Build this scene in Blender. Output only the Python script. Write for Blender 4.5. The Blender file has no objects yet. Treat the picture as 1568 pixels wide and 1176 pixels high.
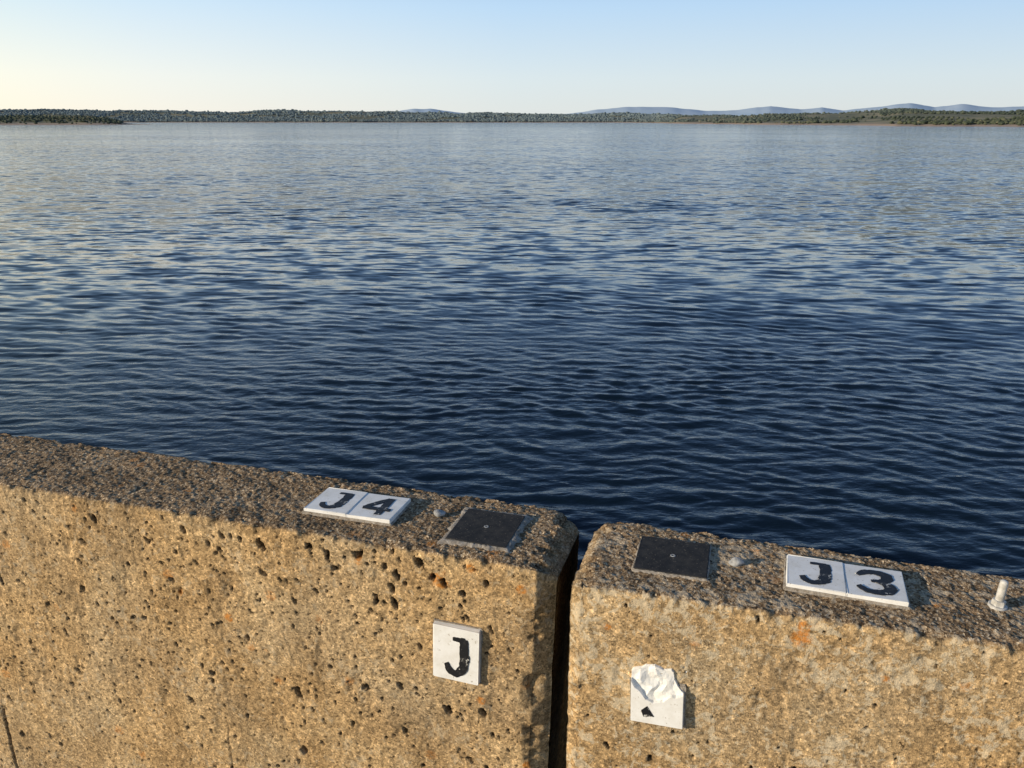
import bpy, math, numpy as np
from mathutils import Vector, Matrix
rad=math.radians
rng=np.random.default_rng(7)
H=0.8            # camera height above parapet top
TOP=1.0          # parapet top z
WZ=-4.2          # water level
ANG=rad(-17.0)   # wall runs at -17 deg to X
sc=bpy.context.scene
col=sc.collection
sc.view_settings.view_transform='Standard'
sc.view_settings.look='None'
sc.view_settings.exposure=0

# ------------------------------------------------------------ helpers
def link(o,parent=None):
    col.objects.link(o)
    if parent: o.parent=parent
    return o
def mesh_np(name,verts,faces,mat=None,smooth=True,attrs=None,fsize=4,extra=None):
    me=bpy.data.meshes.new(name)
    verts=np.asarray(verts,dtype=np.float32); faces=np.asarray(faces,dtype=np.int32)
    nf=len(faces)
    loops=faces.ravel(); starts=np.arange(nf)*fsize; tot=np.full(nf,fsize)
    if extra:
        for e in extra:
            starts=np.append(starts,len(loops)); tot=np.append(tot,len(e)); loops=np.append(loops,e)
        nf+=len(extra)
    me.vertices.add(len(verts)); me.vertices.foreach_set('co',verts.ravel())
    me.loops.add(len(loops)); me.loops.foreach_set('vertex_index',loops.astype(np.int32))
    me.polygons.add(nf)
    me.polygons.foreach_set('loop_start',starts.astype(np.int32))
    me.polygons.foreach_set('loop_total',tot.astype(np.int32))
    me.polygons.foreach_set('use_smooth',np.full(nf,smooth))
    me.update(calc_edges=True); me.validate()
    if attrs:
        for k,a in attrs.items():
            at=me.attributes.new(k,'FLOAT','POINT'); at.data.foreach_set('value',np.asarray(a,dtype=np.float32).ravel())
    if mat: me.materials.append(mat)
    return bpy.data.objects.new(name,me)
def gridfaces(nr,nc,flip=False):
    i=np.arange(nr-1)[:,None]*nc+np.arange(nc-1)[None,:]
    i=i.ravel()
    f=np.stack([i,i+1,i+1+nc,i+nc],1)
    return f[:,::-1] if flip else f
def hsh(ix,iy,seed):
    h=(ix.astype(np.int64)*374761393+iy.astype(np.int64)*668265263+seed*1442695041)&0xffffffff
    h=((h^(h>>13))*1274126177)&0xffffffff
    h=(h^(h>>16))&0xffffffff
    return h/4294967295.0
def vn(x,y,seed=0):
    x=np.asarray(x,float);y=np.asarray(y,float)
    x0=np.floor(x);y0=np.floor(y);fx=x-x0;fy=y-y0
    fx=fx*fx*(3-2*fx);fy=fy*fy*(3-2*fy)
    a=hsh(x0,y0,seed);b=hsh(x0+1,y0,seed);c=hsh(x0,y0+1,seed);d=hsh(x0+1,y0+1,seed)
    return (a*(1-fx)+b*fx)*(1-fy)+(c*(1-fx)+d*fx)*fy
def fbm(x,y,seed=0,o=4):
    s=0;a=.5
    for k in range(o):
        s=s+a*vn(x*2**k+k*17.3,y*2**k+k*9.1,seed+k); a*=.5
    return s/(1-.5**o)
def sstep(x,a,b):
    t=np.clip((x-a)/(b-a),0,1); return t*t*(3-2*t)

class NT:
    def __init__(s,name):
        s.m=bpy.data.materials.new(name); s.m.use_nodes=True
        s.t=s.m.node_tree; s.n=s.t.nodes; s.l=s.t.links
        s.b=s.n['Principled BSDF']
    def node(s,t,**k):
        n=s.n.new(t)
        for a,b in k.items():
            setattr(n,a,b)
        return n
    def inp(s,n,name,v):
        if isinstance(v,bpy.types.NodeSocket): s.l.new(v,n.inputs[name])
        else: n.inputs[name].default_value=v
    def coord(s,scale=(1,1,1),rot=(0,0,0),out='Object'):
        c=s.node('ShaderNodeTexCoord'); m=s.node('ShaderNodeMapping')
        s.l.new(c.outputs[out],m.inputs[0]); m.inputs['Scale'].default_value=scale; m.inputs['Rotation'].default_value=rot
        return m.outputs[0]
    def noise(s,co,scale,detail=4,rough=.55,dist=0,out='Fac'):
        n=s.node('ShaderNodeTexNoise'); s.l.new(co,n.inputs['Vector'])
        n.inputs['Scale'].default_value=scale;n.inputs['Detail'].default_value=detail
        n.inputs['Roughness'].default_value=rough;n.inputs['Distortion'].default_value=dist
        return n.outputs[out]
    def vmath(s,op,a,b=None,scale=None):
        n=s.node('ShaderNodeVectorMath',operation=op)
        for i,v in ((0,a),(1,b)):
            if v is None: continue
            if isinstance(v,bpy.types.NodeSocket): s.l.new(v,n.inputs[i])
            else: n.inputs[i].default_value=v
        if scale is not None:
            if isinstance(scale,bpy.types.NodeSocket): s.l.new(scale,n.inputs['Scale'])
            else: n.inputs['Scale'].default_value=scale
        return n.outputs[0]
    def voro(s,co,scale,out='Distance',rnd=1):
        n=s.node('ShaderNodeTexVoronoi'); s.l.new(co,n.inputs['Vector']); n.inputs['Scale'].default_value=scale
        n.inputs['Randomness'].default_value=rnd
        return n.outputs[out]
    def ramp(s,f,stops,interp='LINEAR'):
        n=s.node('ShaderNodeValToRGB'); s.l.new(f,n.inputs[0]); r=n.color_ramp; r.interpolation=interp
        while len(r.elements)<len(stops): r.elements.new(.5)
        for e,(p,c) in zip(r.elements,stops):
            e.position=p; e.color=(c if isinstance(c,tuple) else (c,c,c))+(1,)
        return n.outputs[0]
    def mix(s,f,a,b,mode='MIX'):
        n=s.node('ShaderNodeMix',data_type='RGBA',blend_type=mode)
        for i,v in ((0,f),(6,a),(7,b)):
            if isinstance(v,bpy.types.NodeSocket): s.l.new(v,n.inputs[i])
            elif i==0: n.inputs[0].default_value=v
            else: n.inputs[i].default_value=tuple(v)+(1,)
        return n.outputs[2]
    def math(s,op,a,b=0.0,clamp=False):
        n=s.node('ShaderNodeMath',operation=op,use_clamp=clamp)
        for i,v in ((0,a),(1,b)):
            if isinstance(v,bpy.types.NodeSocket): s.l.new(v,n.inputs[i])
            else: n.inputs[i].default_value=v
        return n.outputs[0]
    def attr(s,name):
        return s.node('ShaderNodeAttribute',attribute_name=name).outputs['Fac']
    def bump(s,h,strength,dist,prev=None):
        n=s.node('ShaderNodeBump'); s.inp(n,'Height',h); s.inp(n,'Strength',strength); s.inp(n,'Distance',dist)
        if prev: s.l.new(prev,n.inputs['Normal'])
        return n.outputs[0]
    def fin(s,color=None,rough=.9,normal=None,spec=.3):
        s.inp(s.b,'Base Color',color if isinstance(color,bpy.types.NodeSocket) else tuple(color)+(1,))
        s.inp(s.b,'Roughness',rough); s.b.inputs['Specular IOR Level'].default_value=spec
        if normal: s.l.new(normal,s.b.inputs['Normal'])
        return s.m

# ------------------------------------------------------------ materials
def concrete(name,seed,pale):
    t=NT(name)
    c=t.node('ShaderNodeTexCoord'); mp=t.node('ShaderNodeMapping'); t.l.new(c.outputs['Object'],mp.inputs[0])
    mp.inputs['Location'].default_value=(seed*3.1,seed*1.7,seed*.7)
    co=mp.outputs[0]
    base=t.ramp(t.noise(co,5,6,.6,.4),[(.3,(.37,.235,.108)),(.5,(.49,.325,.158)),(.72,(.58,.415,.225))])
    mid=t.ramp(t.noise(co,60,6,.75),[(.3,.50),(.5,.98),(.7,1.35)])
    col=t.mix(1,base,mid,'MULTIPLY')
    gz=t.ramp(t.noise(co,3.3,3,.5),[(.42,0.0),(.66,1.0)])
    col=t.mix(t.math('MULTIPLY',gz,.42),col,(.34,.275,.185))
    st=t.node('ShaderNodeMapping'); t.l.new(co,st.inputs[0]); st.inputs['Scale'].default_value=(1,1,.16)
    col=t.mix(.6,col,t.ramp(t.noise(st.outputs[0],14,4,.6),[(.32,.62),(.5,1.0),(.7,1.18)]),'MULTIPLY')
    vc=t.node('ShaderNodeSeparateColor'); t.l.new(t.voro(co,290,'Color'),vc.inputs[0])
    g=t.ramp(vc.outputs[0],[(0,.30),(.2,.72),(.6,1.0),(.85,1.3),(1,1.8)])
    col=t.mix(.8,col,g,'MULTIPLY')
    vc2=t.node('ShaderNodeSeparateColor'); t.l.new(t.voro(co,120,'Color'),vc2.inputs[0])
    g2=t.ramp(vc2.outputs[1],[(0,.4),(.10,.9),(.85,1.0),(.96,1.5)])
    col=t.mix(.6,col,g2,'MULTIPLY')
    bl=t.math('ADD',t.math('MULTIPLY',t.noise(co,48,5,.7,.6),.8),t.math('MULTIPLY',t.noise(co,9,2,.5),.28))
    blm=t.ramp(bl,[(.595-.04*pale,0.0),(.645-.04*pale,1.0)])
    col=t.mix(t.math('MULTIPLY',blm,.25+.38*pale),col,(.62,.53,.38))
    dk=t.ramp(t.noise(co,75,6,.8),[(.54,0.0),(.65,1.0)])
    col=t.mix(t.math('MULTIPLY',dk,.36+.26*pale),col,(.12,.085,.048))
    ln=t.noise(co,120,5,.75)
    of=t.math('ADD',t.voro(co,7.5),t.math('MULTIPLY',t.noise(co,45,4,.7),.16))
    om=t.math('MAXIMUM',t.math('MULTIPLY',t.ramp(of,[(.165,1.0),(.20,0.0)]),.55),t.attr('lichen'))
    om=t.math('MULTIPLY',om,t.ramp(ln,[(.41,0.0),(.54,1.0)]))
    col=t.mix(t.math('MULTIPLY',om,.8),col,(.56,.20,.025))
    top=t.attr('topness')
    tg=t.ramp(vc.outputs[1],[(0,(.075,.048,.028)),(.3,(.18,.12,.068)),(.65,(.30,.205,.12)),(.90,(.46,.34,.21)),(1,(.70,.56,.38))])
    tg=t.mix(.9,tg,t.ramp(t.noise(co,14,6,.7),[(.3,.5),(.5,.98),(.72,1.55)]),'MULTIPLY')
    tg=t.mix(t.math('MULTIPLY',blm,.15+.42*pale),tg,(.58,.49,.36))
    tg=t.mix(t.math('MULTIPLY',om,.6),tg,(.48,.18,.025))
    col=t.mix(top,col,tg)
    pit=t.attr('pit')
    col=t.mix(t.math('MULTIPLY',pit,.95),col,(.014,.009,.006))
    h1=t.voro(co,290); h2=t.noise(co,450,4,.7)
    nb=t.bump(t.noise(co,140,6,.78),.7,.0045)
    nb=t.bump(h1,t.math('ADD',.3,t.math('MULTIPLY',top,.15)),.003,nb)
    nb=t.bump(h2,.5,.0014,nb)
    return t.fin(col,.95,nb,.1)
m_conL=concrete('weathered_concrete_a',1,0.12)
m_conR=concrete('weathered_concrete_b',4,1.0)

t=NT('white_glazed_tile'); co=t.coord()
c_=t.mix(t.ramp(t.noise(co,24,6,.7),[(.42,0.0),(.72,.65)]),(.80,.79,.76),(.60,.56,.48))
c_=t.mix(t.ramp(t.noise(co,130,4,.65),[(.62,0.0),(.69,.75)]),c_,(.33,.28,.21))
m_tile=t.fin(c_,.45,t.bump(t.noise(co,60,3),.2,.001),.35)
t=NT('black_paint'); co=t.coord()
c_=t.mix(t.ramp(t.noise(co,110,5,.75),[(.55,0.0),(.7,.5)]),(.014,.014,.016),(.09,.085,.08))
c_=t.mix(t.ramp(t.noise(co,75,6,.8),[(.60,0.0),(.63,1.0)]),c_,(.62,.60,.55))
m_black=t.fin(c_,.5)
t=NT('dark_plate_metal'); co=t.coord()
c_=t.mix(t.ramp(t.noise(co,45,6,.7),[(.4,0.0),(.75,1.0)]),(.020,.020,.021),(.055,.050,.044))
c_=t.mix(t.ramp(t.noise(co,260,2,.5),[(.66,0.0),(.7,.8)]),c_,(.18,.15,.11))
m_plate=t.fin(c_,.8,t.bump(t.noise(co,180,4,.6),.4,.001),.2)
t=NT('pale_mortar'); co=t.coord()
m_mortar=t.fin(t.ramp(t.noise(co,90,5,.7),[(.3,(.16,.13,.10)),(.55,(.34,.30,.25)),(.75,(.52,.48,.42))]),.95,t.bump(t.noise(co,150,4,.7),.8,.003),.2)
t=NT('galvanised_steel'); co=t.coord()
m_steel=t.fin(t.ramp(t.noise(co,70,4,.6),[(.35,(.34,.32,.28)),(.65,(.60,.58,.54))]),.6,t.bump(t.noise(co,200,3),.3,.001),.4)
t=NT('grey_stone'); co=t.coord()
m_stone=t.fin(t.ramp(t.noise(co,80,4,.6),[(.35,(.20,.20,.20)),(.65,(.42,.42,.41))]),.85,t.bump(t.noise(co,150,3),.4,.001))
t=NT('asphalt'); co=t.coord()
m_asph=t.fin(t.ramp(t.noise(co,60,6,.75),[(.3,(.03,.03,.03)),(.7,(.09,.085,.08))]),.9,t.bump(t.noise(co,150,4,.7),.6,.004))
t=NT('dam_concrete'); co=t.coord()
m_dam=t.fin(t.ramp(t.noise(co,2,6,.65),[(.3,(.16,.14,.11)),(.7,(.34,.30,.24))]),.9,t.bump(t.noise(co,40,4,.7),.5,.01))

# water: near the dam the waves are modelled; farther out the same slopes come from noise normals
t=NT('lake_water')
co=t.coord(scale=(.38,1,1),rot=(0,0,rad(7)))
co2=t.coord(scale=(.45,1,1),rot=(0,0,rad(-12)))
cg=t.coord(scale=(.35,1,1),rot=(0,0,rad(-6)))
far=t.attr('far')
gust=t.ramp(t.noise(cg,.022,5,.6,.5),[(.33,.65),(.6,1.15)])
def slope(c,scale,amp,det=2):
    v=t.vmath('SUBTRACT',t.noise(c,scale,det,.5,.2,'Color'),(.5,.5,.5))
    return t.vmath('MULTIPLY',v,(amp*.55,amp,0))
s1=slope(co,2.1,1.0); s2=slope(co,.62,.36); s3=slope(co,.16,.18); s4=slope(co,.04,.12)
sm=t.vmath('ADD',t.vmath('ADD',s1,s2),t.vmath('ADD',s3,s4))
sm=t.vmath('SCALE',sm,None,t.math('MULTIPLY',far,gust))
nb=t.bump(t.noise(co2,7.5,3,.55,.2),t.math('MULTIPLY',t.math('SUBTRACT',1.0,far),.7),.028)
nrm=t.vmath('NORMALIZE',t.vmath('ADD',nb,sm))
m_water=t.fin((.003,.008,.014),.06,nrm,.5)
t.b.inputs['IOR'].default_value=1.333

# terrain
t=NT('dry_shore_terrain')
g=t.node('ShaderNodeNewGeometry'); sx=t.node('ShaderNodeSeparateXYZ'); t.l.new(g.outputs['Position'],sx.inputs[0])
co=t.coord()
gr=t.ramp(t.noise(co,.012,6,.65),[(.3,(.09,.11,.08)),(.5,(.17,.165,.11)),(.68,(.34,.29,.19))])
bank=t.math('ADD',sx.outputs[2],t.math('MULTIPLY',t.noise(co,.02,3),4))
bm=t.ramp(t.math('MULTIPLY',t.math('ADD',bank,4.2),.1),[(.33,1.0),(.52,0.0)])
m_terr=t.fin(t.mix(bm,gr,(.36,.27,.20)),1,None,.1)
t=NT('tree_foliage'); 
v=t.attr('shade'); d=t.attr('haze_tint')
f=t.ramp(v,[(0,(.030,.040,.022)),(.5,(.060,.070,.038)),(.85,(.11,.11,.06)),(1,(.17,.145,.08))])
m_tree=t.fin(t.mix(t.math('ADD',t.math('MULTIPLY',d,.72),.08),f,(.17,.215,.235)),1,None,.0)  # aerial haze painted into the foliage colour, stronger with distance
t=NT('haze_tinted_hill'); co=t.coord()
m_hill=t.fin(t.ramp(t.noise(co,.004,5,.6),[(.35,(.40,.51,.62)),(.65,(.47,.56,.65))]),1,None,0)  # pale blue stands in for air haze, painted into the hill colour

# ------------------------------------------------------------ parapet blocks
def make_wall(name,uend,far_u,vf,vb,ch,mat,pits,seed,shear=0.0,grooves=(),lich=()):
    sgn=1 if uend>far_u else -1
    r=.008
    zs=[0,.05]+list(np.arange(.09,TOP-r-.001,.0026))
    prof=[]
    for z in zs: prof.append((0,0.0,z,-1,0,0))
    for a in np.linspace(0,90,6)[1:-1]:
        prof.append((0,r-r*math.cos(rad(a)),TOP-r+r*math.sin(rad(a)),-math.cos(rad(a)),math.sin(rad(a)),sstep(a,20,80)))
    for f in np.linspace(0,1,110):
        prof.append((2,f,TOP,0,1,1))
    for a in np.linspace(90,0,6)[1:-1]:
        prof.append((1,r-r*math.cos(rad(a)),TOP-r+r*math.sin(rad(a)),math.cos(rad(a)),math.sin(rad(a)),1))
    for z in list(np.linspace(TOP-r-.001,TOP-.1,12))+[.6,.3,0]: prof.append((1,0.0,z,1,0,.3))
    P=np.array(prof,float)
    if sgn>0: us=list(np.linspace(far_u,-2.0,50))+list(np.arange(-1.995,uend,.0025))
    else: us=list(np.linspace(far_u,.66,50))+list(np.arange(.655,uend,-.0025))
    us=np.array(us); nb_=len(us)
    chs=np.linspace(0,1,max(5,int(ch/.0026)))[1:]
    us=np.concatenate([us,uend+sgn*ch*chs]); ins=np.concatenate([np.zeros(nb_),ch*chs])
    U,S=np.meshgrid(us,np.arange(len(P)),indexing='ij'); I=np.repeat(ins[:,None],len(P),1)
    kind=P[:,0][None,:];off=P[:,1][None,:];Z=np.repeat(P[:,2][None,:],len(us),0)
    F=vf(U);B=vb(U)
    V=np.where(kind==0,F+off,np.where(kind==1,B-off,F+r+(B-F-2*r)*off))
    vc=(F+B)/2; V=vc+(V-vc)*((B-F-2*I)/(B-F)); Z=Z*(1-I/TOP)
    nv=np.repeat(P[:,3][None,:],len(us),0);nz=np.repeat(P[:,4][None,:],len(us),0)
    topn=np.repeat(P[:,5][None,:],len(us),0).copy()
    A=np.where(kind==0,Z,np.where(kind==1,TOP+.3+(TOP-Z),TOP+(V-F)))
    fine=sstep(Z,.06,.10)
    D=(fbm(U*9,A*9,seed,3)-.5)*.006
    D+=(fbm(U*80,A*80,seed+5,3)-.5)*(.0028+.0026*topn)*fine
    D+=(vn(U*210,A*210,seed+9)-.5)*(.0012+.0014*topn)*fine
    D-=np.clip(fbm(U*28,A*22,seed+15,3)-.62,0,1)*.020*(1-topn)*fine
    rid=np.exp(-((np.mod(U+.02*np.sin(Z*9)+(TOP-Z)*-.10,.17)-.085)/.0022)**2)*(1-topn)
    D+=rid*.0016*vn(U*3,Z*11,seed+2)
    ed=np.minimum(np.hypot(TOP-Z,V-F),np.hypot(TOP-Z,B-V))
    wear=np.exp(-(ed/.013)**2)*np.clip(fbm(U*38,A*20,seed+3,4)-.46,0,1)*.045
    dj=np.abs((uend-U))
    wear+=np.exp(-(dj/.012)**2)*np.clip(fbm(A*40,U*20,seed+4,4)-.42,0,1)*.05
    wear+=np.exp(-(dj/.05)**2-(ed/.03)**2)*.006
    D-=wear
    pit=np.zeros_like(U); lic=np.zeros_like(U)
    for (lu,la,rad_) in lich:
        q=np.hypot(U-lu,A-la)/rad_+(fbm(U*60,A*60,seed+31,3)-.5)*1.6
        lic=np.maximum(lic,1-sstep(q,.6,1.1))
    for (gu,gz0,gz1,wd,dp,lean) in grooves:
        cen=gu+lean*(TOP-Z)+.004*(vn(Z*35,Z*0+gu,seed+7)-.5)+.0025*(vn(Z*160,Z*0+gu,seed+8)-.5)
        k=np.exp(-((U-cen)/wd)**2)*sstep(Z,gz0-.01,gz0+.01)*(1-sstep(Z,gz1-.05,gz1))*(1-topn)*(kind==0)
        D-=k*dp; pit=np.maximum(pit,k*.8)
    for (pu,pz,a,b,th,dep) in pits:
        lo=np.searchsorted(us[:nb_]*sgn,(pu-sgn*3*max(a,b))*sgn); hi=np.searchsorted(us[:nb_]*sgn,(pu+sgn*3*max(a,b))*sgn)
        if hi<=lo: continue
        z0=np.searchsorted(P[:len(zs),2],pz-3*max(a,b)); z1=np.searchsorted(P[:len(zs),2],pz+3*max(a,b))
        sl=(slice(lo,hi),slice(z0,z1))
        x=U[sl]-pu; y=Z[sl]-pz
        wob=1+.8*(vn(U[sl]*170,Z[sl]*170,seed+11)-.5)
        xr=x*math.cos(th)+y*math.sin(th); yr=-x*math.sin(th)+y*math.cos(th)
        aa=a*(1+.35*np.clip(yr/b,-1,1))
        q=np.sqrt((xr/aa)**2+(yr/b)**2)*wob
        k=(1-sstep(q,.65,1.08))
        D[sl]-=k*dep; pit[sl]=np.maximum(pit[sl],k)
    D=np.where(np.abs(U-far_u)<.01,0,D)
    V=V+nv*D; Z=Z+nz*D
    Z=np.where(P[:,2][None,:]<=0,0,Z)
    U=U+np.where(I>0,sgn*D*.7,0)
    U=U-sgn*shear*np.clip(TOP-Z,0,1)*np.exp(-dj/.25)
    chm=sstep(I,0,ch*.5+1e-6)
    topn=topn*(1-.35*chm)
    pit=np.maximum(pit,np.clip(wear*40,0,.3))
    verts=np.stack([U,V,Z],-1).reshape(-1,3)
    nr,nc=len(us),len(P)
    f=gridfaces(nr,nc,flip=(sgn<0))
    last=np.arange((nr-1)*nc,nr*nc); first=np.arange(0,nc)
    ex=[last if sgn<0 else last[::-1], first[::-1] if sgn<0 else first]
    o=mesh_np(name,verts,f,mat,True,{'topness':topn,'pit':pit,'lichen':lic},4,ex)
    o.rotation_euler=(0,0,ANG)
    return link(o)
def rpits(n,u0,u1,z0,z1,amin,amax,seed,elong=(1,2.4),clump=3.0):
    r=np.random.default_rng(seed); out=[]
    while len(out)<n:
        u=r.uniform(u0,u1);z=r.uniform(z0,z1)
        if r.random()>sstep(float(fbm(np.array(u*clump),np.array(z*clump),seed,2)),.25,.65)+.1: continue
        a=amin+(amax-amin)*r.random()**2.6
        b=a*r.uniform(*elong)
        out.append((u,z,a,b,r.uniform(.1,.9),a*r.uniform(1.4,2.4)))
    return out
big=[(-1.113,.50,.008,.017),(-1.18,.06,.008,.015),(-.904,.04,.011,.009),(-.737,.035,.009,.011),(-.903,.44,.009,.010),
     (-.662,.46,.007,.013),(-.565,.44,.007,.010),(-.775,.10,.005,.007),(-.971,.09,.007,.007),(-1.597,.36,.006,.007),
     (-1.95,.38,.006,.006),(-1.92,.66,.006,.007),(-1.392,.50,.005,.008),(-1.107,.70,.010,.013),(-.56,.06,.006,.010),
     (-1.03,.17,.004,.008),(-.80,.41,.006,.011),(-.86,.17,.005,.006),(-1.04,.04,.006,.009),(-1.42,.05,.005,.011),
     (-.70,.07,.007,.008),(-1.55,.10,.005,.009),(-1.26,.36,.004,.009),(-.79,.55,.005,.012),(-.60,.60,.005,.011),
     (-1.72,.06,.006,.016),(-1.30,.05,.006,.010),(-.99,.05,.005,.010),(-.83,.06,.005,.010),(-.62,.10,.005,.010)]
pl=[(u*H,TOP-d*H,a,b,.45,a*2.2) for u,d,a,b in big]
pl+=rpits(170,-1.95,-.38,.12,.985,.0026,.0062,3,(1.2,2.6))+rpits(1400,-2.0,-.37,.12,.99,.0016,.0035,5,(1,2.2))
pr=rpits(70,-.24,.65,.3,.99,.0018,.0045,8)+rpits(220,-.25,.65,.3,.99,.0014,.003,9,(1,1.6))
kv=lambda c:(lambda U:np.zeros_like(U)+c)
wl=make_wall('concrete_parapet_wall',-.436*H,-9.0,kv(1.626*H),kv(1.955*H),.040*H,m_conL,pl,21,.03,
   grooves=[(-1.80,.0,.36,.0035,.010,.02),(-1.09,.12,.50,.0018,.003,.0),(-1.30,.05,.30,.0015,.0025,.01)],
   lich=[(-1.308*H,TOP-.30*H,.010),(-.573*H,TOP-.40*H,.010),(-.68*H,TOP-.07*H,.018),(-.60*H,TOP-.02,.014),(-.445*H,TOP-.57*H,.014),(-.47*H,TOP-.06*H,.010),
         (-1.46*H,TOP-.25*H,.006),(-.90*H,TOP-.06*H,.010),(-.72*H,TOP+.035,.012),(-.56*H,TOP+.03,.018),(-1.5*H,TOP+.10,.010)])
wr=make_wall('concrete_parapet_wall',-.327*H,9.0,lambda U:1.592*H+.030*np.clip((U+.26),0,.9),lambda U:1.938*H-.02*np.clip((U+.26),0,.9),.026*H,m_conR,pr,45,0,
   lich=[(.156*H,TOP-.05*H,.017),(-.20*H,TOP+.19,.014),(-.12*H,TOP+.235,.012),(.43*H,TOP+.10,.012),(.33*H,TOP-.12*H,.008),(-.26*H,TOP-.10*H,.008),(.05*H,TOP+.21,.010),(.16*H,TOP-.02,.010)])

# ------------------------------------------------------------ parts helpers
def empty(name,loc_uvz,rotz=0):
    e=bpy.data.objects.new(name,None); e.empty_display_size=.05
    u,v,z=loc_uvz
    c,s=math.cos(ANG),math.sin(ANG)
    e.location=(u*c-v*s,u*s+v*c,z); e.rotation_euler=(0,0,ANG+rotz)
    return link(e)
import bmesh
def bbox(name,sx,sy,sz,mat,bev=.0015,seed=0,wob=.0004):
    bm=bmesh.new(); bmesh.ops.create_cube(bm,size=1)
    for v in bm.verts: v.co=Vector((v.co.x*sx,v.co.y*sy,v.co.z*sz))
    bmesh.ops.bevel(bm,geom=bm.edges[:],offset=bev,segments=2,affect='EDGES',profile=.6)
    r=np.random.default_rng(seed)
    for v in bm.verts: v.co+=Vector(r.normal(0,wob,3))
    me=bpy.data.meshes.new(name); bm.to_mesh(me); bm.free(); me.materials.append(mat)
    return bpy.data.objects.new(name,me)
def stroke(name,paths,mat,th=.0010,seed=1):
    V=[];Fq=[]; lay=0
    for pts in paths:
        p=np.array([(a,b) for a,b,w in pts],float);w=np.array([x[2] for x in pts],float)*1.15
        tt=np.linspace(0,len(p)-1,len(p)*9)
        def cr(a):
            i=np.clip(tt.astype(int),0,len(p)-2);f=tt-i
            A=a[np.clip(i-1,0,len(p)-1)];B=a[i];C=a[i+1];Dd=a[np.clip(i+2,0,len(p)-1)]
            f=f[:,None] if a.ndim>1 else f
            return .5*((2*B)+(-A+C)*f+(2*A-5*B+4*C-Dd)*f*f+(-A+3*B-3*C+Dd)*f**3)
        q=cr(p);ww=cr(w)
        d=np.gradient(q,axis=0);d/=np.linalg.norm(d,axis=1)[:,None]+1e-9
        n=np.stack([-d[:,1],d[:,0]],1)
        wl_=ww*(1+.55*(fbm(tt*3.5,tt*0+seed,seed,3)-.5)); wr_=ww*(1+.55*(fbm(tt*3.5,tt*0+seed+9,seed+3,3)-.5))
        b0=len(V); h=th+lay*.00025; lay+=1
        for k in range(len(q)):
            L=q[k]+n[k]*wl_[k]/2;R=q[k]-n[k]*wr_[k]/2
            V+= [(L[0],L[1],h),(R[0],R[1],h),(R[0],R[1],-.001),(L[0],L[1],-.001)]
        for k in range(len(q)-1):
            a=b0+4*k;b=a+4
            Fq+=[(a,a+1,b+1,b),(a+1,a+2,b+2,b+1),(a+3,a,b,b+3)]
        Fq+=[(b0,b0+3,b0+2,b0+1),(b0+4*(len(q)-1),b0+4*(len(q)-1)+1,b0+4*(len(q)-1)+2,b0+4*(len(q)-1)+3)]
    return mesh_np(name,V,Fq,mat,False)
THREE=[[(-.026,.018,.008),(-.014,.030,.012),(.002,.034,.013),(.017,.027,.016),(.019,.014,.016),(.008,.004,.010),(-.006,.002,.006)],
       [(-.004,.003,.007),(.010,-.001,.010),(.022,-.012,.017),(.018,-.028,.016),(.002,-.036,.013),(-.016,-.033,.011),(-.027,-.020,.008)]]
FOUR=[[(.012,.038,.013),(.012,.0,.013),(.012,-.038,.013)],[(.010,.036,.009),(-.010,.010,.010),(-.026,-.014,.010)],[(-.028,-.014,.010),(0,-.014,.010),(.030,-.014,.010)]]
JAY=[[(-.012,.0335,.006),(.000,.0335,.008),(.014,.0330,.009)],[(.0115,.036,.014),(.012,.012,.017),(.012,-.010,.017),(.008,-.026,.016),(-.004,-.036,.012),(-.018,-.032,.011),(-.026,-.018,.009)]]
TH=.012
def top_tiles(u0,v0,glyphs,zt,rot=0,du=.1):
    e=empty('joint_number_plaque',(u0,v0,zt),rot)
    for i,g in enumerate(glyphs):
        x=(i-.5)*(du+.0006)
        b=bbox('tile_%d'%(i+1),du,.108,TH,m_tile,.0018,30+i,.0005); b.location=(x,0,TH/2); link(b,e)
        b.rotation_euler=(0,0,(i-.5)*.012)
        d=stroke('character_%d'%(i+1),g,m_black,seed=i+3); d.location=(x+(.004 if g is JAY else 0),0,TH)
        d.scale=(1.08,1.0,1); link(d,e)
    m=bbox('mortar_bed',2*du+.006,.112,.006,m_mortar,.002,3,.0012); m.location=(0,0,.0005); link(m,e)
    return e
top_tiles(-.983*H,1.79*H,[JAY,FOUR],TOP+.001,.01)
top_tiles(.246*H,1.772*H,[JAY,THREE],TOP+.001,-.02)

e=empty('letter_tile',(-.639*H,1.626*H,TOP-.266*H)); e.rotation_euler=(0,rad(1.5),ANG)
b=bbox('tile',.097,.013,.124,m_tile,.002,5); b.location=(0,-.0065,0); link(b,e)
j=stroke('letter_j',JAY,m_black); j.rotation_euler=(rad(90),0,0); j.location=(.006,-.0128,-.002); j.scale=(1.0,1.15,1); link(j,e)
m=bbox('mortar_bed',.101,.006,.128,m_mortar,.002,4,.0014); m.location=(0,-.0004,0); link(m,e)

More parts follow.
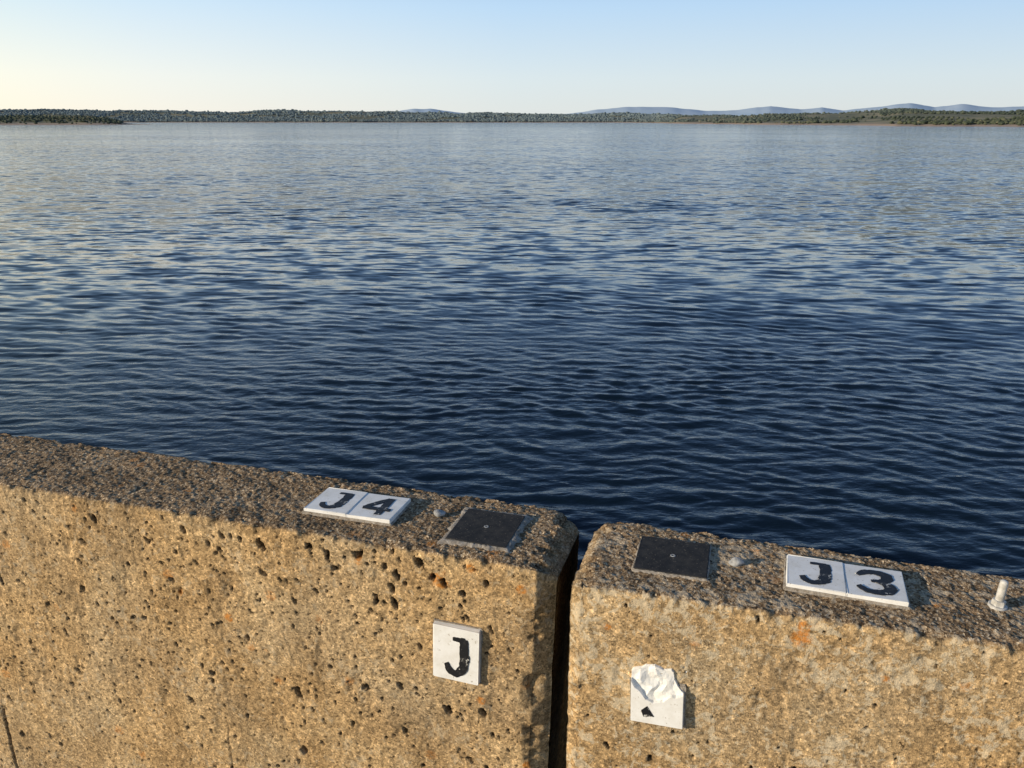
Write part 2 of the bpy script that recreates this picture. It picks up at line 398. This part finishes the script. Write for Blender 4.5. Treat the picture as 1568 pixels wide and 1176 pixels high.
# broken tile: thickness field with a shell-shaped fracture
e=empty('broken_tile',(-.138*H,1.592*H+.004,TOP-.250*H)); e.rotation_euler=(0,rad(-2),ANG)
nx,nzg=150,190
X,Zz=np.meshgrid(np.linspace(-.0555,.0555,nx),np.linspace(-.0705,.0705,nzg),indexing='xy')
w=.0485;hh=.062
inside=np.clip(np.minimum(w-np.abs(X),hh-np.abs(Zz))/.0012,0,1)
nzv=(fbm(X*60,Zz*60,77,4)-.5)*.012
topline=np.interp(X,[-.05,-.044,-.030,-.022,-.006,.010,.024,.028,.030,.036,.05],[.040,.046,.050,.058,.060,.053,.055,.050,.036,.026,.012])+nzv*.5
inside*=np.clip((topline-Zz)/.0015,0,1)
brk=np.interp(X,[-.05,-.040,-.030,-.020,-.006,.010,.024,.034,.05],[.032,.012,.004,-.010,-.016,-.010,.004,.002,.016])+nzv*.7
m_=sstep(Zz-brk,-.0006,.0016)
fx=X*math.cos(.5)+Zz*math.sin(.5); fz=-X*math.sin(.5)+Zz*math.cos(.5)
core=.0082-.0046*np.clip((Zz-brk)/.05,0,1)+.0034*(np.abs(np.mod(fx*28+vn(fz*50,fx*20,5)*.8,1)-.5)*2-.5)+.0028*(fbm(X*90,Zz*90,9,4)-.5)
fl=1-np.hypot((X+.014)/.024,(Zz-.030)/.026)
core+=np.clip(fl*3,0,1)*.0030*(1-.8*np.clip(fl,0,1))
th=.0145*(1-m_)+np.clip(core,.003,.0135)*m_
Yv=np.where(inside>0,-(th*inside),.004)
o=mesh_np('tile_fragment',np.stack([X,Yv,Zz],-1).reshape(-1,3),gridfaces(nzg,nx),m_tile,False); link(o,e)
tri=mesh_np('letter_remnant',[(-.028,-.0153,-.034),(-.004,-.0153,-.044),(-.024,-.0153,-.047),(-.017,-.0153,-.023),(-.028,-.010,-.034),(-.004,-.010,-.044),(-.024,-.010,-.047),(-.017,-.010,-.023)],
   [(0,2,1,3),(0,3,7,4),(3,1,5,7),(1,2,6,5),(2,0,4,6)],m_black,False); link(tri,e)
m=bbox('mortar_bed',.102,.007,.09,m_mortar,.002,6,.0016); m.location=(0,-.0002,-.022); link(m,e)

# dark square cover plates, each bedded in mortar
def plate(u0,u1,v0,v1,seed,mort):
    e=empty('cover_plate',((u0+u1)/2*H,(v0+v1)/2*H,TOP),[0,.02][seed%2])
    sx=(u1-u0)*H; sy=(v1-v0)*H
    b=bbox('plate',sx,sy,.005,m_plate,.0012,seed,.0004); b.location=(0,0,.0035); link(b,e)
    bm=bmesh.new(); N=20; prof=[(.0052,.0),(.0052,.0008),(.0040,.0012),(.0024,.0010),(.0020,.0002),(0.0001,.0002)]
    rings=[[bm.verts.new((r*math.cos(6.2832*k/N),r*math.sin(6.2832*k/N),z)) for k in range(N)] for r,z in prof]
    for a,bb in zip(rings,rings[1:]):
        for k in range(N): bm.faces.new((a[k],a[(k+1)%N],bb[(k+1)%N],bb[k]))
    me=bpy.data.meshes.new('screw'); bm.to_mesh(me); bm.free(); me.materials.append(m_stone)
    s=bpy.data.objects.new('screw',me); s.location=(0,0,.006); link(s,e)
    n=220
    an=np.linspace(0,2*math.pi,n,endpoint=False)
    c,s_=np.cos(an),np.sin(an); k=1/np.maximum(np.abs(c),np.abs(s_))
    w0=mort*(.1+1.8*fbm(c*5+5,s_*5+5,seed,4))
    inn=np.stack([c*k*sx*.49,s_*k*sy*.49,np.full(n,.0042)],1)
    mid=np.stack([c*k*(sx/2+w0*.4),s_*k*(sy/2+w0*.4),.0035+.003*vn(c*20+30,s_*20+30,seed)],1)
    out=np.stack([c*k*(sx/2+w0),s_*k*(sy/2+w0),np.full(n,-.003)],1)
    V=np.concatenate([inn,mid,out]); F=[]
    for q in range(2):
        for i in range(n):
            j=(i+1)%n; F.append((q*n+i,(q+1)*n+i,(q+1)*n+j,q*n+j))
    link(mesh_np('mortar_fillet',V,F,m_mortar,True),e)
plate(-.692,-.534,1.693,1.866,2,.013)
plate(-.222,-.055,1.690,1.852,3,.004)

def lathe(prof,mat,name,N=28):
    bm=bmesh.new()
    rings=[[bm.verts.new((r*math.cos(6.2832*k/N),r*math.sin(6.2832*k/N),z)) for k in range(N)] for r,z in prof]
    for a,bb in zip(rings,rings[1:]):
        for k in range(N): bm.faces.new((a[k],a[(k+1)%N],bb[(k+1)%N],bb[k]))
    bm.faces.new(rings[-1])
    me=bpy.data.meshes.new(name); bm.to_mesh(me); bm.free(); me.materials.append(mat)
    for p in me.polygons: p.use_smooth=(N>8)
    return bpy.data.objects.new(name,me)
e=empty('anchor_bolt',(.556*H,1.772*H,TOP)); e.rotation_euler=(rad(-2),rad(4),ANG)
link(lathe([(.015,-.003),(.015,.003),(.0135,.0035)],m_steel,'washer'),e)
link(lathe([(.0115,.003),(.0115,.012),(.010,.013)],m_steel,'nut',6),e)
pr_=[(.0066,.010)]
for k in range(14): pr_+=[(.0070,.013+k*.0023),(.0064,.0141+k*.0023)]
pr_+=[(.0067,.046),(.0060,.049),(.003,.051)]
link(lathe(pr_,m_steel,'threaded_stud'),e)

def pebble(u,v,sx,sy,sz,seed):
    bm=bmesh.new(); bmesh.ops.create_icosphere(bm,subdivisions=3,radius=1)
    r=np.random.default_rng(seed); ph=r.uniform(0,6,6)
    for q in bm.verts:
        n=1+.12*math.sin(q.co.x*3+ph[0])+.1*math.sin(q.co.y*4+ph[1])+.1*math.sin(q.co.z*3+ph[2]+q.co.x*2)
        q.co=Vector((q.co.x*sx*n,q.co.y*sy*n,q.co.z*sz*n))
    me=bpy.data.meshes.new('pebble'); bm.to_mesh(me); bm.free(); me.materials.append(m_stone)
    o=bpy.data.objects.new('pebble',me); c,s=math.cos(ANG),math.sin(ANG); u*=H;v*=H
    o.location=(u*c-v*s,u*s+v*c,TOP+sz*.7); o.rotation_euler=(0,0,r.uniform(-.4,.4)); link(o)
pebble(-.755,1.815,.013,.009,.008,1)
pebble(.008,1.785,.014,.010,.008,2)

# dam body and crest road behind the parapet
def flatbox(name,u0,u1,v0,v1,z0,z1,mat):
    V=[(u,v,z) for z in (z0,z1) for v in (v0,v1) for u in (u0,u1)]
    F=[(0,2,3,1),(4,5,7,6),(0,1,5,4),(2,6,7,3),(0,4,6,2),(1,3,7,5)]
    o=mesh_np(name,V,F,mat,False); o.rotation_euler=(0,0,ANG); return link(o)
flatbox('dam',-60,60,-7,1.56,-9,-.004,m_dam)
nu=60
Ug,Vg=np.meshgrid(np.linspace(-60,60,nu),np.linspace(-6.5,1.30,30),indexing='xy')
o=mesh_np('dam_crest_road',np.stack([Ug,Vg,Ug*0+.004],-1).reshape(-1,3),gridfaces(30,nu),m_asph); o.rotation_euler=(0,0,ANG); link(o)

# ------------------------------------------------------------ lake
rs=[1.2]
while rs[-1]<14000:
    r_=rs[-1]
    dr=.07 if r_<8 else max(.035,r_*r_/6/816*.72)
    rs.append(r_+min(dr,r_*.12))
rs=np.array(rs); 
az=np.concatenate([np.linspace(-85,-38,90,endpoint=False),np.linspace(-38,38,860,endpoint=False),np.linspace(38,85,90)])
AZ,R=np.meshgrid(np.radians(az),rs,indexing='xy')
X=R*np.sin(AZ);Y=R*np.cos(AZ)
DR=np.repeat(np.gradient(rs)[:,None],len(az),1); DR=np.maximum(DR,R*rad(76/860)*.5)
Hh=np.zeros_like(X); rr=np.random.default_rng(37)
NW=130; lam=np.exp(rr.uniform(math.log(.16),math.log(2.6),NW))
th=rad(84)+rr.normal(0,1,NW)*np.radians(10+11*(.5/lam).clip(0,1.5))
gx=.35+1.3*fbm(X*.10,Y*.22,5,4)
wx=X+1.1*(fbm(X*.22,Y*.35,61,3)-.5); wy=Y+.9*(fbm(X*.30,Y*.42,62,3)-.5)
slope_=.130
for l,a_ in zip(lam,th):
    k=2*math.pi/l
    wgt=math.exp(-(math.log(l/.52)/.62)**2)
    amp=slope_*wgt/k*math.sqrt(2)/math.sqrt(NW*.37)
    fade=np.clip((l/DR-2.0)/3.0,0,1)
    m=fade.max(axis=1)>0; n=m.sum()
    ph=rr.uniform(0,6.283)
    arg=k*(wx[:n]*math.cos(a_)+wy[:n]*math.sin(a_))+ph
    Hh[:n]+=amp*fade[:n]*(np.sin(arg)+.20*np.sin(2*arg+1.57))
Hh*=gx
far=(1-np.clip((.52/DR-1.6)/7.5,0,1))**1.15
o=mesh_np('lake_water',np.stack([X,Y,WZ+Hh],-1).reshape(-1,3),gridfaces(len(rs),len(az),flip=True),m_water,True,{'far':far})
link(o)

# ------------------------------------------------------------ far shore terrain
def shore(t):
    return np.interp(t,[-1.4,-.5,.0,.12,.165,.2,.3,.45,.6,1.4],[2300,2450,2350,2300,2150,1650,1250,950,830,650])+55*(fbm(t*22+40,t*0+3.,5,3)-.5)*2
def ridge(t):
    return np.interp(t,[-1.4,-.6,-.45,-.1,.05,.15,.22,.32,.42,.6,1.4],[38,39,38,29,25,22,16,18,19,18,24])
def terr(t,d):
    S=shore(t)
    base=np.where(d<S,-(S-d)*.02,0)
    land=sstep(d,S,S+25)*2.0+ (ridge(t)-1)*sstep(d,S+15,S+np.where(t>.17,620,800))
    nz=(fbm(t*7*d/1500+9,d/420.,31,4)-.5)*14*sstep(d,S+20,S+350)
    nz=nz+(fbm(t*18,d*0+.5,33,3)-.5)*16*sstep(d,S+300,S+800)
    z=WZ+base+land+nz*sstep(d,S,S+200)
    a=np.exp(-((d-1300)/95)**2)*sstep(-t,.435,.50)
    a2=np.exp(-((d-1300)/50)**2)*sstep(-t,.405,.43)
    pz=WZ-1.0+9.5*a+1.7*a2+(fbm(t*40,d/60.,36,3)-.5)*4*a
    z=np.where(d<S-100,np.maximum(np.maximum(z,-12),pz),z)
    return z
tt=np.linspace(-1.35,1.35,760)
dd_=np.concatenate([np.linspace(600,3600,260),np.linspace(3650,6000,20),np.linspace(6500,14000,8)])
T,Dg=np.meshgrid(tt,dd_,indexing='xy')
Zt=terr(T,Dg)
o=mesh_np('shore_terrain',np.stack([T*Dg,Dg,Zt],-1).reshape(-1,3),gridfaces(len(dd_),len(tt),flip=True),m_terr); link(o)

phi=(1+5**.5)/2
ico=np.array([(-1,phi,0),(1,phi,0),(-1,-phi,0),(1,-phi,0),(0,-1,phi),(0,1,phi),(0,-1,-phi),(0,1,-phi),(phi,0,-1),(phi,0,1),(-phi,0,-1),(-phi,0,1)])/math.hypot(1,phi)
icf=np.array([(0,11,5),(0,5,1),(0,1,7),(0,7,10),(0,10,11),(1,5,9),(5,11,4),(11,10,2),(10,7,6),(7,1,8),(3,9,4),(3,4,2),(3,2,6),(3,6,8),(3,8,9),(4,9,5),(2,4,11),(6,2,10),(8,6,7),(9,8,1)])
r=np.random.default_rng(99)
ts=[];ds=[];ss=[]
def scatter(n,t0,t1,dmin,dmax,smin,smax,thr,seed):
    t_=r.uniform(t0,t1,n); S=shore(t_); d_=S+dmin+(dmax-dmin)*r.random(n)**1.1
    den=fbm(t_*d_/110.,d_/110.,seed,3)
    k=(den>thr-.12*r.random(n))
    ts.append(t_[k]);ds.append(d_[k]);ss.append(r.uniform(smin,smax,k.sum())*(1+.6*(r.random(k.sum())>.95)));
scatter(28000,-.95,.19,16,950,1.7,3.1,.43,71)
scatter(10500,.165,.95,14,750,.9,2.3,.53,72)
n=2200;t_=r.uniform(-.8,-.455,n);d_=r.normal(1290,48,n);ts.append(t_);ds.append(d_);ss.append(r.uniform(.9,2.3,n))
gt=[];gd=[]
for X_ in np.arange(480,1100,7.0):
    for Y_ in np.arange(1100,1800,13.0):
        t0=X_/Y_
        if .43<t0<.72 and Y_-shore(np.array(t0))>190 and fbm(np.array(X_/160.),np.array(Y_/160.),5,2)>.42: gt.append((X_+r.normal(0,.5))/Y_);gd.append(Y_)
ts.append(np.array(gt));ds.append(np.array(gd));ss.append(r.uniform(1.2,1.7,len(gt)))
ts=np.concatenate(ts);ds=np.concatenate(ds);ss=np.concatenate(ss)
zz=terr(ts,ds); ok=zz>WZ+1.0; ts,ds,ss,zz=ts[ok],ds[ok],ss[ok],zz[ok]
N=len(ts)
sc3=np.stack([ss*r.uniform(.9,1.7,N),ss*r.uniform(.9,1.5,N),ss*r.uniform(.7,1.1,N)],1)
V=ico[None]*(1+r.uniform(-.28,.28,(N,12,1)))*sc3[:,None,:]+np.stack([ts*ds,ds,zz+sc3[:,2]*.75],1)[:,None,:]
F=(icf[None]+np.arange(N)[:,None,None]*12).reshape(-1,3)
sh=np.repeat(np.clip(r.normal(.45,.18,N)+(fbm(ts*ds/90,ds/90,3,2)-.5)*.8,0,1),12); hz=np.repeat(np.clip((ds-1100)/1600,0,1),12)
link(mesh_np('distant_trees',V.reshape(-1,3),F,m_tree,False,{'shade':sh,'haze_tint':hz},3))

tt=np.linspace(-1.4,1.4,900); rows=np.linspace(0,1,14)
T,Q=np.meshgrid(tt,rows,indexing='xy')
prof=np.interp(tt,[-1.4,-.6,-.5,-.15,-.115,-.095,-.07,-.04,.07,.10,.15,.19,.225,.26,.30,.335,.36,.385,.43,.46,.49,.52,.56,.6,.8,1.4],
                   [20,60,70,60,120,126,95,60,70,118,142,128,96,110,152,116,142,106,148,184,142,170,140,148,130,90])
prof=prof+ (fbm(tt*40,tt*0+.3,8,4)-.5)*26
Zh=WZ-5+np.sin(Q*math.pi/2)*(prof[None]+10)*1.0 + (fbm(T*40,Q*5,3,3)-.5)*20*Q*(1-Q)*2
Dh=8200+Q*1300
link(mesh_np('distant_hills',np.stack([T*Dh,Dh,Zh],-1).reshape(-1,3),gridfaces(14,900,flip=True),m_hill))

# ------------------------------------------------------------ light
EL=rad(14); SA=rad(200)   # direction TOWARD the sun, measured from +X
sd=Vector((math.cos(SA)*math.cos(EL),math.sin(SA)*math.cos(EL),math.sin(EL)))
L=bpy.data.lights.new('sun','SUN'); L.energy=5.0; L.angle=rad(.5); L.color=(1,.86,.66)
so=bpy.data.objects.new('sun',L); so.rotation_euler=sd.to_track_quat('Z','Y').to_euler(); link(so)
w=bpy.data.worlds.new('World'); sc.world=w; w.use_nodes=True
wt=w.node_tree; n=wt.nodes; bg=n['Background']; sk=n.new('ShaderNodeTexSky'); sk.sky_type='NISHITA'; sk.sun_disc=False
sk.sun_elevation=EL; sk.sun_rotation=math.atan2(sd.x,sd.y)%(2*math.pi)
sk.air_density=1.0; sk.dust_density=.6; sk.ozone_density=2.0; sk.altitude=200
tc=n.new('ShaderNodeTexCoord'); sp=n.new('ShaderNodeSeparateXYZ'); wt.links.new(tc.outputs['Generated'],sp.inputs[0])
rp=n.new('ShaderNodeValToRGB'); wt.links.new(sp.outputs[2],rp.inputs[0]); cr=rp.color_ramp
S_=[(0.0,(.80,.84,.83)),(.045,(.75,.85,.90)),(.12,(.54,.75,.98)),(.24,(.22,.41,.76)),(.55,(.072,.155,.345)),(1.0,(.048,.11,.26))]
while len(cr.elements)<len(S_): cr.elements.new(.5)
for e_,(p,c) in zip(cr.elements,S_): e_.position=p; e_.color=c+(1,)
dt=n.new('ShaderNodeVectorMath'); dt.operation='DOT_PRODUCT'; wt.links.new(tc.outputs['Generated'],dt.inputs[0]); dt.inputs[1].default_value=(math.cos(SA),math.sin(SA),0)
r2=n.new('ShaderNodeValToRGB'); mr=n.new('ShaderNodeMapRange'); wt.links.new(dt.outputs['Value'],mr.inputs[0])
mr.inputs[1].default_value=-1; mr.inputs[2].default_value=1; wt.links.new(mr.outputs[0],r2.inputs[0])
S2=[(0.0,(.84,.86,.90)),(.33,(1.0,1.0,1.0)),(.52,(1.28,1.16,1.04)),(.62,(1.45,1.25,1.0)),(1.0,(1.9,1.5,1.1))]
while len(r2.color_ramp.elements)<len(S2): r2.color_ramp.elements.new(.5)
for e_,(p,c) in zip(r2.color_ramp.elements,S2): e_.position=p; e_.color=c+(1,)
mu=n.new('ShaderNodeMix'); mu.data_type='RGBA'; mu.blend_type='MULTIPLY'; mu.inputs[0].default_value=1
wt.links.new(rp.outputs[0],mu.inputs[6]); wt.links.new(r2.outputs[0],mu.inputs[7])
STR=.13
sc_=n.new('ShaderNodeMix'); sc_.data_type='RGBA'; sc_.blend_type='DIVIDE'; sc_.inputs[0].default_value=1
wt.links.new(mu.outputs[2],sc_.inputs[6]); sc_.inputs[7].default_value=(STR,STR,STR,1)
mx=n.new('ShaderNodeMix'); mx.data_type='RGBA'; mx.inputs[0].default_value=.88
wt.links.new(sk.outputs[0],mx.inputs[6]); wt.links.new(sc_.outputs[2],mx.inputs[7])
wt.links.new(mx.outputs[2],bg.inputs[0]); bg.inputs[1].default_value=STR

# ------------------------------------------------------------ camera
c=bpy.data.cameras.new('camera'); c.lens=1250/1568*36; c.sensor_width=36; c.clip_start=.05; c.clip_end=40000
co_=bpy.data.objects.new('camera',c); co_.location=(0,0,TOP+H); co_.rotation_euler=(rad(90-17.9),0,0); link(co_); sc.camera=co_
